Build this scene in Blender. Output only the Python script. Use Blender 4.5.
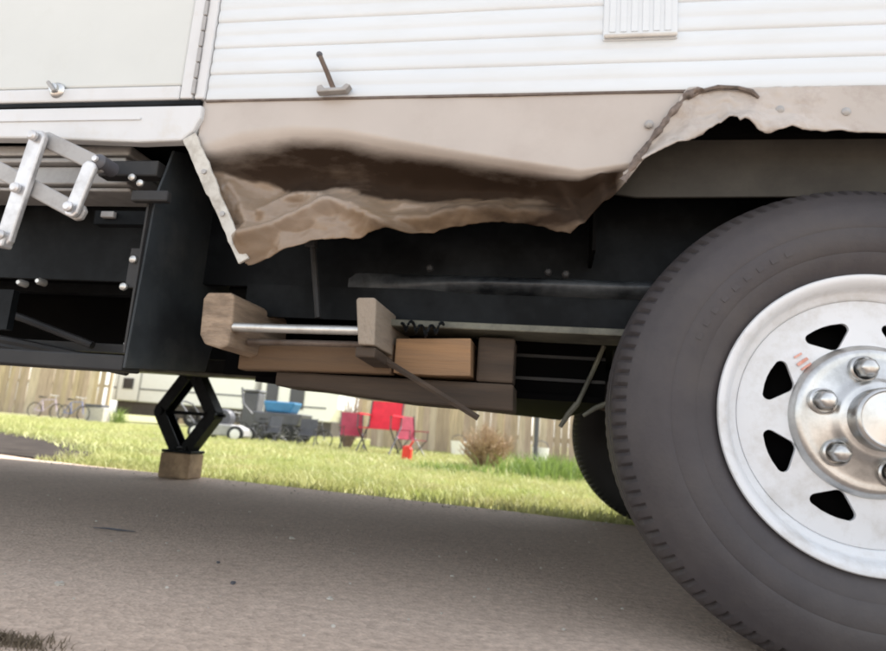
import bpy, bmesh, math, random
import numpy as np
from mathutils import Vector, Matrix
random.seed(7); RNG = np.random.default_rng(11)
S = bpy.context.scene
for o in list(bpy.data.objects): bpy.data.objects.remove(o)
COL = S.collection

# ------------------------------------------------------------------ camera, sky, sun, exposure
cam_d = bpy.data.cameras.new('camera'); cam = bpy.data.objects.new('camera', cam_d); COL.objects.link(cam)
LENS, YAW, PITCH, ROLL, CAM_H = 25.5120, 0.17916, 0.17502, 0.07563, 0.2767
cam_d.sensor_width = 36; cam_d.lens = LENS; cam_d.clip_start = .03; cam_d.clip_end = 900
cy, sy, cp, sp = math.cos(YAW), math.sin(YAW), math.cos(PITCH), math.sin(PITCH)
F = Vector((-sy*cp, cy*cp, sp)); R0 = Vector((cy, sy, 0)); U0 = R0.cross(F)
R = math.cos(ROLL)*R0+math.sin(ROLL)*U0; U = -math.sin(ROLL)*R0+math.cos(ROLL)*U0
m = Matrix((R, U, -F)).transposed().to_4x4(); m.translation = (0, 0, CAM_H)
cam.matrix_world = m; S.camera = cam
cam_d.dof.use_dof = True; cam_d.dof.focus_distance = 1.12; cam_d.dof.aperture_fstop = 5.0

SUN_EL, SUN_ROT = math.radians(56), math.radians(50)          # rotation measured clockwise from +Y
W = bpy.data.worlds.new('World'); S.world = W; W.use_nodes = True
wn, wl = W.node_tree.nodes, W.node_tree.links
bg = wn['Background']; sky = wn.new('ShaderNodeTexSky'); sky.sky_type = 'NISHITA'; sky.sun_disc = False
sky.sun_elevation = SUN_EL; sky.sun_rotation = SUN_ROT; sky.dust_density = 1.2; sky.air_density = 1.2; sky.ozone_density = 1
hs = wn.new('ShaderNodeHueSaturation'); hs.inputs['Saturation'].default_value = .28   # hazy bright day
wl.new(sky.outputs[0], hs.inputs['Color']); wl.new(hs.outputs[0], bg.inputs[0]); bg.inputs[1].default_value = .15
sd = bpy.data.lights.new('sun', 'SUN'); sd.energy = 3.5; sd.angle = math.radians(.6); sd.color = (1, .96, .9)
sun = bpy.data.objects.new('sun', sd); COL.objects.link(sun)
sv = Vector((math.sin(SUN_ROT)*math.cos(SUN_EL), math.cos(SUN_ROT)*math.cos(SUN_EL), math.sin(SUN_EL)))
sun.rotation_euler = (-sv).to_track_quat('-Z', 'Y').to_euler(); sun.location = sv*20
S.view_settings.view_transform = 'Standard'; S.view_settings.look = 'None'
S.view_settings.exposure = 1.52; S.view_settings.gamma = 1
S.cycles.filter_width = 2.0
S.cycles.max_bounces = 7

# ------------------------------------------------------------------ materials
def mat(name, col, rough=.6, metal=0, var=0, vscale=8, dirt=None, dscale=5, damt=.5, bump=0, bscale=60, spec=.5, stretch=None, trans=0, coat=0):
    """Principled material: noise variation of the base colour, a second noise that lays dirt on it, and fine relief."""
    M = bpy.data.materials.new(name); M.use_nodes = True
    n, l = M.node_tree.nodes, M.node_tree.links; b = n['Principled BSDF']
    b.inputs['Roughness'].default_value = rough; b.inputs['Metallic'].default_value = metal
    b.inputs['Specular IOR Level'].default_value = spec
    if coat: b.inputs['Coat Weight'].default_value = coat; b.inputs['Coat Roughness'].default_value = .15
    g = n.new('ShaderNodeNewGeometry'); vec = g.outputs['Position']
    if stretch:
        mp = n.new('ShaderNodeMapping'); mp.inputs['Scale'].default_value = stretch; l.new(vec, mp.inputs[0]); vec = mp.outputs[0]
    c = None
    def noise(sc, det=6, ro=.6):
        t = n.new('ShaderNodeTexNoise'); t.inputs['Scale'].default_value = sc; t.inputs['Detail'].default_value = det
        t.inputs['Roughness'].default_value = ro; l.new(vec, t.inputs['Vector']); return t.outputs['Fac']
    def mix(f, a, bb):
        x = n.new('ShaderNodeMix'); x.data_type = 'RGBA'; l.new(f, x.inputs[0])
        for k, v in ((6, a), (7, bb)):
            if isinstance(v, tuple): x.inputs[k].default_value = (*v[:3], 1)
            else: l.new(v, x.inputs[k])
        return x.outputs[2]
    def ramp(f, a, bb):
        r = n.new('ShaderNodeMapRange'); r.inputs[1].default_value = a; r.inputs[2].default_value = bb; l.new(f, r.inputs[0]); return r.outputs[0]
    if var:
        c = mix(ramp(noise(vscale), .3, .7), tuple(x*(1-var) for x in col), tuple(min(1, x*(1+var)) for x in col))
    if dirt:
        c = mix(ramp(noise(dscale, 8, .7), 1-damt-.12, 1-damt+.22), c if c else col, dirt)
    if c: l.new(c, b.inputs['Base Color'])
    else: b.inputs['Base Color'].default_value = (*col, 1)
    if bump:
        bp = n.new('ShaderNodeBump'); bp.inputs['Strength'].default_value = bump; bp.inputs['Distance'].default_value = .004
        l.new(noise(bscale, 5), bp.inputs['Height']); l.new(bp.outputs[0], b.inputs['Normal'])
    if trans:
        t = n.new('ShaderNodeBsdfTranslucent'); mx = n.new('ShaderNodeMixShader'); mx.inputs[0].default_value = trans
        if c: l.new(c, t.inputs[0])
        else: t.inputs[0].default_value = (*col, 1)
        l.new(b.outputs[0], mx.inputs[1]); l.new(t.outputs[0], mx.inputs[2])
        l.new(mx.outputs[0], n['Material Output'].inputs[0])
    M['nodes'] = 1
    return M
siding_m = mat('white siding', (.575, .615, .65), .42, var=.035, vscale=3, dirt=(.52, .54, .545), dscale=4, damt=.40, stretch=(.5, 1, 2))
door_m = mat('door paint', (.525, .55, .54), .42, var=.03, vscale=5, dirt=(.48, .495, .475), dscale=7, damt=.3)
trimw_m = mat('white trim', (.56, .575, .59), .4, var=.04, dirt=(.5, .47, .42), dscale=14, damt=.36)
skirt_m = mat('tan skirt paint', (.40, .365, .335), .38, var=.08, vscale=6, dirt=(.19, .145, .115), dscale=12, damt=.38)
torn_m = mat('torn skirt edge', (.20, .155, .13), .55, var=.4, vscale=40, dirt=(.035, .026, .02), dscale=45, damt=.55)
brace_m = mat('scuffed off white metal', (.50, .49, .45), .45, var=.08, vscale=20, dirt=(.25, .22, .18), dscale=30, damt=.45)
plate_m = mat('charcoal plate', (.026, .031, .035), .55, spec=.3, var=.35, vscale=9, dirt=(.055, .058, .058), dscale=16, damt=.4)
tanw_m = mat('tan timber', (.33, .235, .145), .85, var=.3, vscale=12, dirt=(.12, .08, .05), dscale=10, damt=.45, bump=.5)
stain_m = mat('yellowed plastic', (.56, .55, .525), .45, var=.1, dirt=(.34, .31, .27), damt=.4)
black_m = mat('black frame paint', (.0035, .0045, .0055), .5, spec=.10, var=.3, vscale=10, dirt=(.017, .020, .023), dscale=5, damt=.44, bump=.12, bscale=90)  # bluish noise patches paint a sheen onto the black
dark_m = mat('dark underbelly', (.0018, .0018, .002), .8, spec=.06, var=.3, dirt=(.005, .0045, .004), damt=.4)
sheen_m = mat('dusty frame sheen', (.008, .010, .013), .42, spec=.35, var=.3, dirt=(.09, .10, .108), dscale=8, damt=.48, bump=.25, bscale=120)  # ledge sheen painted in as pale blue-grey dust colour
rail_m = mat('grey rail', (.022, .022, .023), .55, spec=.3, var=.2, dirt=(.04, .038, .035), dscale=12, damt=.42)
edge_m = mat('pale dusty flange', (.13, .13, .10), .6, var=.35, vscale=9, dirt=(.02, .02, .019), dscale=14, damt=.45)
alum_m = mat('weathered aluminium', (.62, .62, .63), .42, metal=.55, var=.08, vscale=20, dirt=(.36, .35, .34), dscale=18, damt=.42, bump=.1, bscale=140)
alumd_m = mat('dull aluminium', (.36, .355, .35), .55, metal=.3, var=.1, dirt=(.2, .19, .18), dscale=16, damt=.42)
chrome_m = mat('dull chrome', (.56, .56, .55), .33, metal=1, var=.1, vscale=24, dirt=(.33, .325, .31), dscale=20, damt=.44, bump=.06, bscale=60)
rimw_m = mat('white wheel paint', (.64, .66, .685), .34, var=.03, dirt=(.40, .375, .34), dscale=13, damt=.40)
tyre_m = mat('tyre rubber', (.047, .042, .045), .62, var=.16, vscale=9, dirt=(.072, .064, .061), dscale=5, damt=.44, bump=.15, bscale=160, spec=.4)
wood_m = mat('weathered lumber', (.30, .225, .16), .8, var=.4, vscale=16, dirt=(.12, .085, .06), dscale=18, damt=.46, bump=.8, bscale=70, stretch=(1, .25, 3))
grey_wood_m = mat('grey weathered lumber', (.33, .275, .215), .8, var=.35, vscale=16, dirt=(.14, .115, .095), dscale=16, damt=.47, bump=.8, bscale=70, stretch=(3, .3, 1.5))
pine_m = mat('orange pine', (.30, .175, .088), .8, var=.25, vscale=8, dirt=(.20, .13, .08), dscale=7, damt=.5, bump=.5, bscale=60, stretch=(.25, 2, 5))
brownw_m = mat('dark brown lumber', (.060, .042, .029), .85, var=.3, vscale=9, dirt=(.03, .023, .018), dscale=12, damt=.45, bump=.4, bscale=50, stretch=(.3, 2, 4))
shadew_m = mat('shaded brown lumber', (.175, .11, .062), .85, var=.3, vscale=9, dirt=(.07, .05, .036), dscale=9, damt=.48, bump=.4, bscale=50, stretch=(.3, 2, 4))
rust_m = mat('grimy steel', (.16, .13, .11), .6, metal=.3, var=.3, dirt=(.08, .05, .035), dscale=24, damt=.5, bump=.3, bscale=150)
steel_m = mat('bare steel rod', (.55, .55, .53), .38, metal=.8, var=.1, vscale=40, dirt=(.33, .3, .26), dscale=30, damt=.4)
liner_m = mat('grimy wheel well liner', (.055, .052, .045), .75, spec=.25, var=.25, vscale=7, dirt=(.03, .028, .025), dscale=6, damt=.5, bump=.2)
plastic_m = mat('white plastic', (.6, .6, .58), .35, var=.02, dirt=(.55, .53, .5), dscale=30, damt=.34)
sticker_m = mat('faded orange mark', (.60, .27, .20), .6, var=.2, vscale=80, dirt=(.64, .60, .60), dscale=120, damt=.42)
# far things
board_ms = [mat('fence board %s' % 'abcd'[i], c, .85, var=.22, vscale=6, dirt=tuple(x*.7 for x in c), dscale=5, damt=.42, stretch=(4, 4, .4)) for i, c in enumerate([(.46, .365, .235), (.38, .295, .20), (.52, .43, .31), (.42, .325, .24)])]
camper_m = mat('camper white', (.75, .74, .71), .4, var=.03)
glass_m = mat('dark window glass', (.03, .03, .035), .12, spec=.6, var=.1)
chassis_m = mat('far chassis', (.06, .05, .045), .7, var=.2)
red_m = mat('red canvas', (.62, .025, .05), .7, var=.15, vscale=12)
maroon_m = mat('maroon canvas', (.30, .04, .07), .75, var=.2, vscale=12)
redp_m = mat('red plastic', (.62, .03, .02), .4, var=.1)
blue_m = mat('blue plastic', (.03, .17, .33), .5, var=.15)
bikeblue_m = mat('blue grey bicycle paint', (.14, .16, .30), .4, var=.15)
bikepink_m = mat('lilac bicycle paint', (.42, .34, .42), .4, var=.15)
gun_m = mat('dark grey paint', (.07, .07, .08), .5, var=.2)
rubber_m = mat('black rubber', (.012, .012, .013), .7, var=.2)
concrete_m = mat('pale concrete block', (.45, .42, .37), .9, var=.15, vscale=20, bump=.4)
twig_m = mat('dry brush', (.34, .24, .15), .85, var=.35, vscale=20)
twigg_m = mat('bare grey brush', (.25, .19, .16), .85, var=.3, vscale=20)
weed_m = mat('weed leaves', (.17, .24, .055), .6, var=.3, vscale=6, trans=.35)
grass_m = mat('lawn grass', (.34, .38, .125), .55, var=.22, vscale=1.3, dirt=(.50, .45, .24), dscale=2.3, damt=.50, trans=.3)
soil_m = mat('lawn soil', (.30, .30, .12), .95, var=.3, vscale=3, dirt=(.36, .32, .18), dscale=2, damt=.45, bump=.5)
weedk_m = mat('dead weeds', (.13, .10, .065), .85, var=.4, vscale=30)

def pave_mat():
    M = mat('old asphalt', (.55, .435, .35), .9, var=.12, vscale=2.2, dirt=(.37, .285, .225), dscale=2.2, damt=.46, bump=.0)
    n, l = M.node_tree.nodes, M.node_tree.links; b = n['Principled BSDF']; src = b.inputs['Base Color'].links[0].from_socket
    g = n.new('ShaderNodeNewGeometry')
    v = n.new('ShaderNodeTexVoronoi'); v.inputs['Scale'].default_value = 150; l.new(g.outputs['Position'], v.inputs['Vector'])
    t = n.new('ShaderNodeTexNoise'); t.inputs['Scale'].default_value = 55; t.inputs['Detail'].default_value = 6; l.new(g.outputs['Position'], t.inputs['Vector'])
    hsv = n.new('ShaderNodeSeparateColor'); l.new(v.outputs['Color'], hsv.inputs[0])
    r = n.new('ShaderNodeMapRange'); r.inputs[3].default_value = .89; r.inputs[4].default_value = 1.11; l.new(hsv.outputs[0], r.inputs[0])
    r2 = n.new('ShaderNodeMapRange'); r2.inputs[1].default_value = .3; r2.inputs[2].default_value = .7; r2.inputs[3].default_value = .84; r2.inputs[4].default_value = 1.16; l.new(t.outputs[0], r2.inputs[0])
    mu = n.new('ShaderNodeMath'); mu.operation = 'MULTIPLY'; l.new(r.outputs[0], mu.inputs[0]); l.new(r2.outputs[0], mu.inputs[1])
    mx = n.new('ShaderNodeMix'); mx.data_type = 'RGBA'; mx.blend_type = 'MULTIPLY'; mx.inputs[0].default_value = 1
    l.new(src, mx.inputs[6]); l.new(mu.outputs[0], mx.inputs[7]); l.new(mx.outputs[2], b.inputs['Base Color'])
    bp = n.new('ShaderNodeBump'); bp.inputs['Strength'].default_value = .5; bp.inputs['Distance'].default_value = .003
    l.new(v.outputs['Distance'], bp.inputs['Height']); l.new(bp.outputs[0], b.inputs['Normal'])
    return M
pave_m = pave_mat()

def dent_mat():
    """skirt paint under a coat of tan road mud, and black-brown grime smeared along the buckle; ragged noise edges"""
    M = mat('muddy skirt paint', (.42, .383, .352), .36, var=.05, vscale=6, dirt=(.36, .315, .285), dscale=5, damt=.38)
    n, l = M.node_tree.nodes, M.node_tree.links; b = n['Principled BSDF']; col = b.inputs['Base Color'].links[0].from_socket
    g = n.new('ShaderNodeNewGeometry'); mp = n.new('ShaderNodeMapping'); l.new(g.outputs['Position'], mp.inputs[0])
    facs = []
    for att, sc, c, lo, hi, st in (('mud', 6, (.20, .138, .085), .46, 1.05, (.6, 1, 1.5)), ('shade_grime', 10, (.030, .020, .014), .60, 1.22, (.45, 1, 1.8))):
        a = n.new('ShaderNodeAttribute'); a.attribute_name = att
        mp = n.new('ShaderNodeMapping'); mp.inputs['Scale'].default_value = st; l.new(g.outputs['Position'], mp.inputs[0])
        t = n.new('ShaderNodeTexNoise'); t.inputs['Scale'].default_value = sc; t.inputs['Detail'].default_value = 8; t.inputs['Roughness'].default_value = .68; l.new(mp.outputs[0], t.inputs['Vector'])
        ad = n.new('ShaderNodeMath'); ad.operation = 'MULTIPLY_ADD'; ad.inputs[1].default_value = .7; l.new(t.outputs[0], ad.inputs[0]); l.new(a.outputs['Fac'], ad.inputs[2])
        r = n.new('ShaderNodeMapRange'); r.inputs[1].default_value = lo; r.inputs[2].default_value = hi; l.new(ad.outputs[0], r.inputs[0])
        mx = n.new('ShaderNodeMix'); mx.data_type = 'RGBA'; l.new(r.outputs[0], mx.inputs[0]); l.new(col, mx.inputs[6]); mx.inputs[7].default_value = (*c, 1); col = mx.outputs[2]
    l.new(col, b.inputs['Base Color'])
    rr = n.new('ShaderNodeMapRange'); rr.inputs[3].default_value = .34; rr.inputs[4].default_value = .85; l.new(r.outputs[0], rr.inputs[0]); l.new(rr.outputs[0], b.inputs['Roughness'])
    r5 = n.new('ShaderNodeMapRange'); r5.inputs[3].default_value = .5; r5.inputs[4].default_value = .06; l.new(r.outputs[0], r5.inputs[0]); l.new(r5.outputs[0], b.inputs['Specular IOR Level'])
    return M
dent_m = dent_mat()

# ------------------------------------------------------------------ mesh helpers
def offset(o):
    v = Vector((0, 0, 0))
    while o: v += o.location; o = o.parent
    return v
def link(name, me, m, parent=None, loc=(0, 0, 0)):
    o = bpy.data.objects.new(name, me); COL.objects.link(o); o.location = loc
    if parent: o.parent = parent
    if m and not me.materials: me.materials.append(m)
    return o
def obj(name, bm, m, parent=None, world=False, loc=(0, 0, 0), smooth=False, bevel=0, seg=2, sharp=40):
    """bmesh -> ONE mesh object; world=True: the bmesh is in world coordinates"""
    if world and parent: bmesh.ops.translate(bm, verts=bm.verts, vec=-offset(parent))
    if world and not parent:                                         # origin at the base of the thing
        vs = [v.co for v in bm.verts]; lo = Vector([min(c[i] for c in vs) for i in range(3)]); hi = Vector([max(c[i] for c in vs) for i in range(3)])
        loc = Vector(((lo.x+hi.x)/2, (lo.y+hi.y)/2, lo.z)); bmesh.ops.translate(bm, verts=bm.verts, vec=-loc)
    bmesh.ops.recalc_face_normals(bm, faces=bm.faces)
    me = bpy.data.meshes.new(name); bm.to_mesh(me); bm.free()
    if smooth: me.shade_smooth(); me.set_sharp_from_angle(angle=math.radians(sharp))
    o = link(name, me, m, parent, loc)
    if bevel:
        b = o.modifiers.new('bevel', 'BEVEL'); b.width = bevel; b.segments = seg; b.limit_method = 'ANGLE'; b.angle_limit = math.radians(40)
    return o
def tag(o, label=None, cat=None, group=None, kind=None):
    for k, v in (('label', label), ('category', cat), ('group', group), ('kind', kind)):
        if v: o[k] = v
    return o
def thing(name, loc, label, cat, group=None, rz=0):
    o = bpy.data.objects.new(name, None); COL.objects.link(o); o.location = loc; o.rotation_euler = (0, 0, rz); o.empty_display_size = .1
    return tag(o, label, cat, group)
def copy_tree(o, parent=None):
    c = o.copy(); COL.objects.link(c); c.parent = parent
    for ch in list(o.children): copy_tree(ch, c)
    return c
def box(bm, x0, x1, y0, y1, z0, z1, rot=None, piv=None):
    vs = [bm.verts.new((x, y, z)) for x in (x0, x1) for y in (y0, y1) for z in (z0, z1)]
    for f in ((0, 1, 3, 2), (4, 6, 7, 5), (0, 4, 5, 1), (2, 3, 7, 6), (0, 2, 6, 4), (1, 5, 7, 3)): bm.faces.new([vs[i] for i in f])
    if rot: bmesh.ops.rotate(bm, verts=vs, cent=piv or ((x0+x1)/2, (y0+y1)/2, (z0+z1)/2), matrix=rot)
    return vs
def B(*a, **k):
    bm = bmesh.new(); box(bm, *a, **k); return bm
def prism(bm, pts, a0, a1, axis='Y'):
    """polygon (two coordinates) extruded along an axis"""
    def mk(p, a): return {'Y': (p[0], a, p[1]), 'X': (a, p[0], p[1]), 'Z': (p[0], p[1], a)}[axis]
    A = [bm.verts.new(mk(p, a0)) for p in pts]; Bv = [bm.verts.new(mk(p, a1)) for p in pts]; n = len(pts)
    bm.faces.new(A); bm.faces.new(Bv)
    for i in range(n): bm.faces.new((A[i], A[(i+1) % n], Bv[(i+1) % n], Bv[i]))
    return A+Bv
def PR(*a, **k):
    bm = bmesh.new(); prism(bm, *a, **k); return bm
def tube(bm, pts, r, n=8, cap=True, closed=False):
    pts = [Vector(p) for p in pts]; rings = []
    N = len(pts)
    for i, p in enumerate(pts):
        if closed: d = pts[(i+1) % N]-pts[i-1]
        else: d = pts[min(i+1, N-1)]-pts[max(i-1, 0)]
        d.normalize(); up = Vector((0, 0, 1)) if abs(d.z) < .9 else Vector((1, 0, 0))
        if closed: up = Vector((0, 1, 0)) if abs(d.y) < .9 else up
        a = d.cross(up).normalized(); b = d.cross(a)
        rr = r[i] if isinstance(r, (list, tuple)) else r
        rings.append([bm.verts.new(p+rr*(math.cos(t)*a+math.sin(t)*b)) for t in [2*math.pi*k/n for k in range(n)]])
    for i in range(N if closed else N-1):
        A, C = rings[i], rings[(i+1) % N]
        for k in range(n): bm.faces.new((A[k], A[(k+1) % n], C[(k+1) % n], C[k]))
    if cap and not closed: bm.faces.new(rings[0]); bm.faces.new(rings[-1])
def T(*a, **k):
    bm = bmesh.new(); tube(bm, *a, **k); return bm
def lathe(bm, prof, n=96, fn=None, closed=False):
    """profile of (r, y) turned about the Y axis; fn(r, y, k) may shift a point"""
    rings = []
    for j, (r, y) in enumerate(prof):
        ring = []
        for k in range(n):
            rr, yy = fn(j, r, y, k) if fn else (r, y)
            a = 2*math.pi*k/n
            ring.append(bm.verts.new((rr*math.cos(a), yy, rr*math.sin(a))))
        rings.append(ring)
    for j in range(len(prof)-(0 if closed else 1)):
        A, C = rings[j], rings[(j+1) % len(prof)]
        for k in range(n): bm.faces.new((A[k], A[(k+1) % n], C[(k+1) % n], C[k]))
    return rings
def LA(prof, n=96, fn=None, cap0=False, cap1=False):
    bm = bmesh.new(); r = lathe(bm, prof, n, fn)
    if cap0: bm.faces.new(r[0])
    if cap1: bm.faces.new(r[-1])
    return bm
def rot(axis, deg): return Matrix.Rotation(math.radians(deg), 3, axis)
def interp(x, pts):
    pts = sorted(pts); return float(np.interp(x, [p[0] for p in pts], [p[1] for p in pts]))
def sm(a, b, x):
    t = min(1, max(0, (x-a)/(b-a))); return t*t*(3-2*t)
from mathutils import noise as mnoise
def nz(x, y, z, s=1): return mnoise.fractal(Vector((x*s, y*s, z*s)), .9, 2.1, 4)

# ------------------------------------------------------------------ ground
PAVE = [(14, -1.2), (3, 2.02), (.203, 2.585), (-.19, 2.665), (-.62, 2.735), (-1.1, 2.80), (-1.6, 2.865), (-2.1, 2.905), (-2.62, 2.98), (-3.2, 3.15), (-6, 3.6), (-14, 4.8), (-30, 7), (-30, -25), (14, -25)]
def ground():
    bm = bmesh.new(); n = 40; L = 260
    vs = [[bm.verts.new((x, y, -.03)) for y in np.linspace(-L, L, n)] for x in np.linspace(-L, L, n)]
    for i in range(n-1):
        for j in range(n-1): bm.faces.new((vs[i][j], vs[i+1][j], vs[i+1][j+1], vs[i][j+1]))
    tag(obj('lawn', bm, soil_m, world=True), kind='structure')
    # the slab's rim wanders a little
    pts = []
    for i, p in enumerate(PAVE):
        q = PAVE[(i+1) % len(PAVE)]; d = math.dist(p, q); k = max(1, int(d/.06)) if d < 8 and p[1] > 0 else 1
        for t in range(k):
            x, y = p[0]+(q[0]-p[0])*t/k, p[1]+(q[1]-p[1])*t/k
            if k > 1: y += .018*nz(x, y, 0, 3)+.008*nz(x, y, 3, 14)
            pts.append((x, y))
    bm = PR(pts, -.05, 0, axis='Z')
    tag(obj('pavement', bm, pave_m, world=True), kind='structure')
ground()
SHADOW = [(-2.66, 3.12), (-2.78, 3.5), (-3.3, 4.25), (-4.2, 5.0), (-5.6, 5.75), (-9, 6.9), (-14, 8.0), (-30, 10), (-30, 7.06), (-14, 4.86), (-6, 3.66), (-3.2, 3.21)]
shadow_m = mat('painted shadow asphalt', (.034, .027, .023), .95, spec=.1, var=.3, vscale=3, dirt=(.075, .062, .052), dscale=4, damt=.4, bump=.4)
SHADOW_PTS = []
for i, p in enumerate(SHADOW):
    q = SHADOW[(i+1) % len(SHADOW)]; k = int(math.dist(p, q)/.05) if p[0] > -8 and q[0] > -8 else 1
    for t in range(max(k, 1)): SHADOW_PTS.append((p[0]+(q[0]-p[0])*t/max(k, 1)+(.10*nz(p[0]+t*.05, p[1], 0, 4) if k > 1 and t else 0), p[1]+(q[1]-p[1])*t/max(k, 1)))
SHADOW = SHADOW_PTS
tag(obj('shadow_patch', PR(SHADOW, -.05, -.004, axis='Z'), shadow_m, world=True), kind='structure')  # shadow on the far left ground, painted as a dark sheet
def in_pave(x, y):
    yy = np.full_like(x, -99.)
    top = [p for p in PAVE if p[1] > -20 and p[0] < 14]; top.sort()
    k = y < np.interp(x, [p[0] for p in top], [p[1] for p in top])-.008
    return k | ((x < -2.7) & (y < np.interp(x, [-30, -14, -9, -5.6, -4.2, -3.3, -2.78, -2.66], [10, 8, 6.9, 5.75, 5.0, 4.25, 3.5, 3.12])-.02-.30*RNG.random(len(x))))

def blades(name, m, pts, h, w, lean=.5, parent=None, kind=None, loc=(0, 0, 0)):
    """grass blades: each a bent two-quad strip with a point"""
    n = len(pts); pts = np.asarray(pts, float)
    a = RNG.uniform(0, 2*np.pi, n); hh = h*RNG.uniform(.5, 1.25, n); ww = w*RNG.uniform(.7, 1.3, n)
    la = RNG.uniform(0, 2*np.pi, n); ll = hh*lean*RNG.uniform(.1, 1, n)
    dx, dy = np.cos(a)*ww/2, np.sin(a)*ww/2; lx, ly = np.cos(la)*ll, np.sin(la)*ll
    V = np.zeros((n, 5, 3))
    V[:, 0] = pts+np.stack([-dx, -dy, 0*dx], 1); V[:, 1] = pts+np.stack([dx, dy, 0*dx], 1)
    mid = pts+np.stack([lx*.3, ly*.3, hh*.6], 1)
    V[:, 2] = mid+np.stack([dx*.75, dy*.75, 0*dx], 1); V[:, 3] = mid+np.stack([-dx*.75, -dy*.75, 0*dx], 1)
    V[:, 4] = pts+np.stack([lx, ly, hh*.97], 1)
    me = bpy.data.meshes.new(name)
    i = np.arange(n)*5
    me.vertices.add(5*n); me.vertices.foreach_set('co', V.reshape(-1).astype(np.float32))
    quad = np.stack([i, i+1, i+2, i+3], 1); tri = np.stack([i+3, i+2, i+4], 1)
    loops = np.concatenate([quad, tri], 1).reshape(-1)
    me.loops.add(len(loops)); me.loops.foreach_set('vertex_index', loops.astype(np.int32))
    st = np.stack([np.arange(n)*7, np.arange(n)*7+4], 1).reshape(-1)
    me.polygons.add(2*n); me.polygons.foreach_set('loop_start', st.astype(np.int32))
    me.update(); me.validate()
    o = link(name, me, m, parent, loc)
    return tag(o, kind=kind)
def lawn_blades():
    P = []
    for n, r0, r1 in ((70000, 2.5, 5.5), (60000, 5.0, 10), (60000, 9, 19)):
        rr = np.sqrt(RNG.uniform(r0**2, r1**2, n)); th = RNG.uniform(math.radians(72), math.radians(152), n)
        x, y = rr*np.cos(th), rr*np.sin(th); k = ~in_pave(x, y)
        cl = np.sin(x*3.1+1.3*np.sin(y*2.3))+np.sin(y*4.3+1.7*np.sin(x*1.9)); k &= (cl > -1.25) | (RNG.random(n) < .45)
        P.append(np.stack([x[k], y[k], np.full(k.sum(), -.032)], 1))
    for p, h, w in zip(P, (.055, .065, .085), (.007, .011, .022)): pass
    o = blades('grass', grass_m, P[0], .055, .007, .9)
    o2 = blades('grass_far', grass_m, np.concatenate([P[1], P[2]]), .07, .015, .9)
    # one object
    bm = bmesh.new(); bm.from_mesh(o.data); bm.from_mesh(o2.data); bm.to_mesh(o.data); bm.free(); bpy.data.objects.remove(o2)
    tag(o, 'bright short lawn grass beyond the pavement edge', 'grass', kind='stuff')
lawn_blades()

# ------------------------------------------------------------------ the travel trailer
D = .951
tr = thing('travel_trailer', (-.6, 1.95, 0), 'white travel trailer with dented tan skirt, black frame and white steel wheel on the pavement', 'trailer')
X0, X1, YF = -4.6, 4.2, 3.10
def part(name, bm, m, parent=tr, **k): return obj(name, bm, m, parent, world=True, **k)
# --- corrugated siding, each course one strip
ZS, PITCH_S = .8365, .0525
def course(z0, x0, x1):
    prof = [(D-.0008, z0+.0), (D-.0022, z0+.0012), (D-.0034, z0+.0032), (D-.0040, z0+.0065), (D-.0038, z0+.013), (D-.0030, z0+.020), (D-.0021, z0+.0245), (D-.0024, z0+.0265), (D-.0034, z0+.0295), (D-.0038, z0+.034), (D-.0036, z0+.041), (D-.0027, z0+.048), (D-.0008, z0+PITCH_S)]
    bm = bmesh.new(); xs = np.linspace(x0, x1, 36); rows = []
    for x in xs: rows.append([bm.verts.new((x, y+.0016*nz(x, z, 0, 2.2)+.0006*nz(x, z, 4, 9), z)) for y, z in prof])
    for a, b in zip(rows, rows[1:]):
        for i in range(len(prof)-1): bm.faces.new((a[i], b[i], b[i+1], a[i+1]))
    return bm
k = 0
z = ZS
while z < 2.75:
    part('siding_panel', course(z, -.6335, X1), siding_m, smooth=True, sharp=50)
    z += PITCH_S; k += 1
ZT = z
# wall core, roof, other walls (what a step to the side would show)
part('wall_core', B(X0, X1, D+.012, D+.04, .845, ZT), trimw_m)
part('roof', PR([(D-.03, ZT), (D-.03, ZT+.05), (1.95, ZT+.16), (YF+.03, ZT+.05), (YF+.03, ZT)], X0-.05, X1+.05, axis='X'), trimw_m, bevel=.01)
part('rear_wall', PR([(X0, .50), (-1.6, .50), (-.9, .43), (X1, .40), (X1, ZT), (X0, ZT)], YF-.04, YF), siding_m)
for x in (X0, X1-.03): part('end_wall', B(x, x+.03, D+.04, YF-.04, .60, ZT), siding_m)
part('floor_deck', B(X0, X1, D+.05, YF-.05, .79, .83), dark_m)
# --- entry door
dr = part('entry_door', B(-1.62, -.684, D-.006, D+.01, .868, ZT-.4), door_m, bevel=.004)
part('door_frame', B(-1.70, -.684, D-.009, D+.008, .838, .866), trimw_m, parent=dr, bevel=.004)
hs_ = B(-.682, -.6575, D-.011, D+.01, .8385, ZT-.2); part('hinge_strip', hs_, trimw_m, bevel=.003)
part('corner_trim', B(-.655, -.635, D-.009, D+.01, .8385, ZT), trimw_m, bevel=.0035)
hg = bmesh.new()
for zz in np.arange(.846, ZT-.3, .0315): box(hg, -.6595, -.6525, D-.0135, D-.0095, zz, zz+.029)
part('hinge_knuckles', hg, alumd_m, bevel=.0012)
kn = LA([(.0145, -.006), (.0155, -.010), (.0135, -.014), (.009, -.016), (.0085, -.021), (.0, -.022)], 28)
bmesh.ops.translate(kn, verts=kn.verts, vec=(-.938, D, .861)); part('door_lock', kn, chrome_m, parent=dr, smooth=True)
lv = B(-.952, -.926, D-.027, D-.021, .8575, .8645, rot=rot('Y', 48)); part('lock_lever', lv, alumd_m, parent=dr, bevel=.002)
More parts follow.
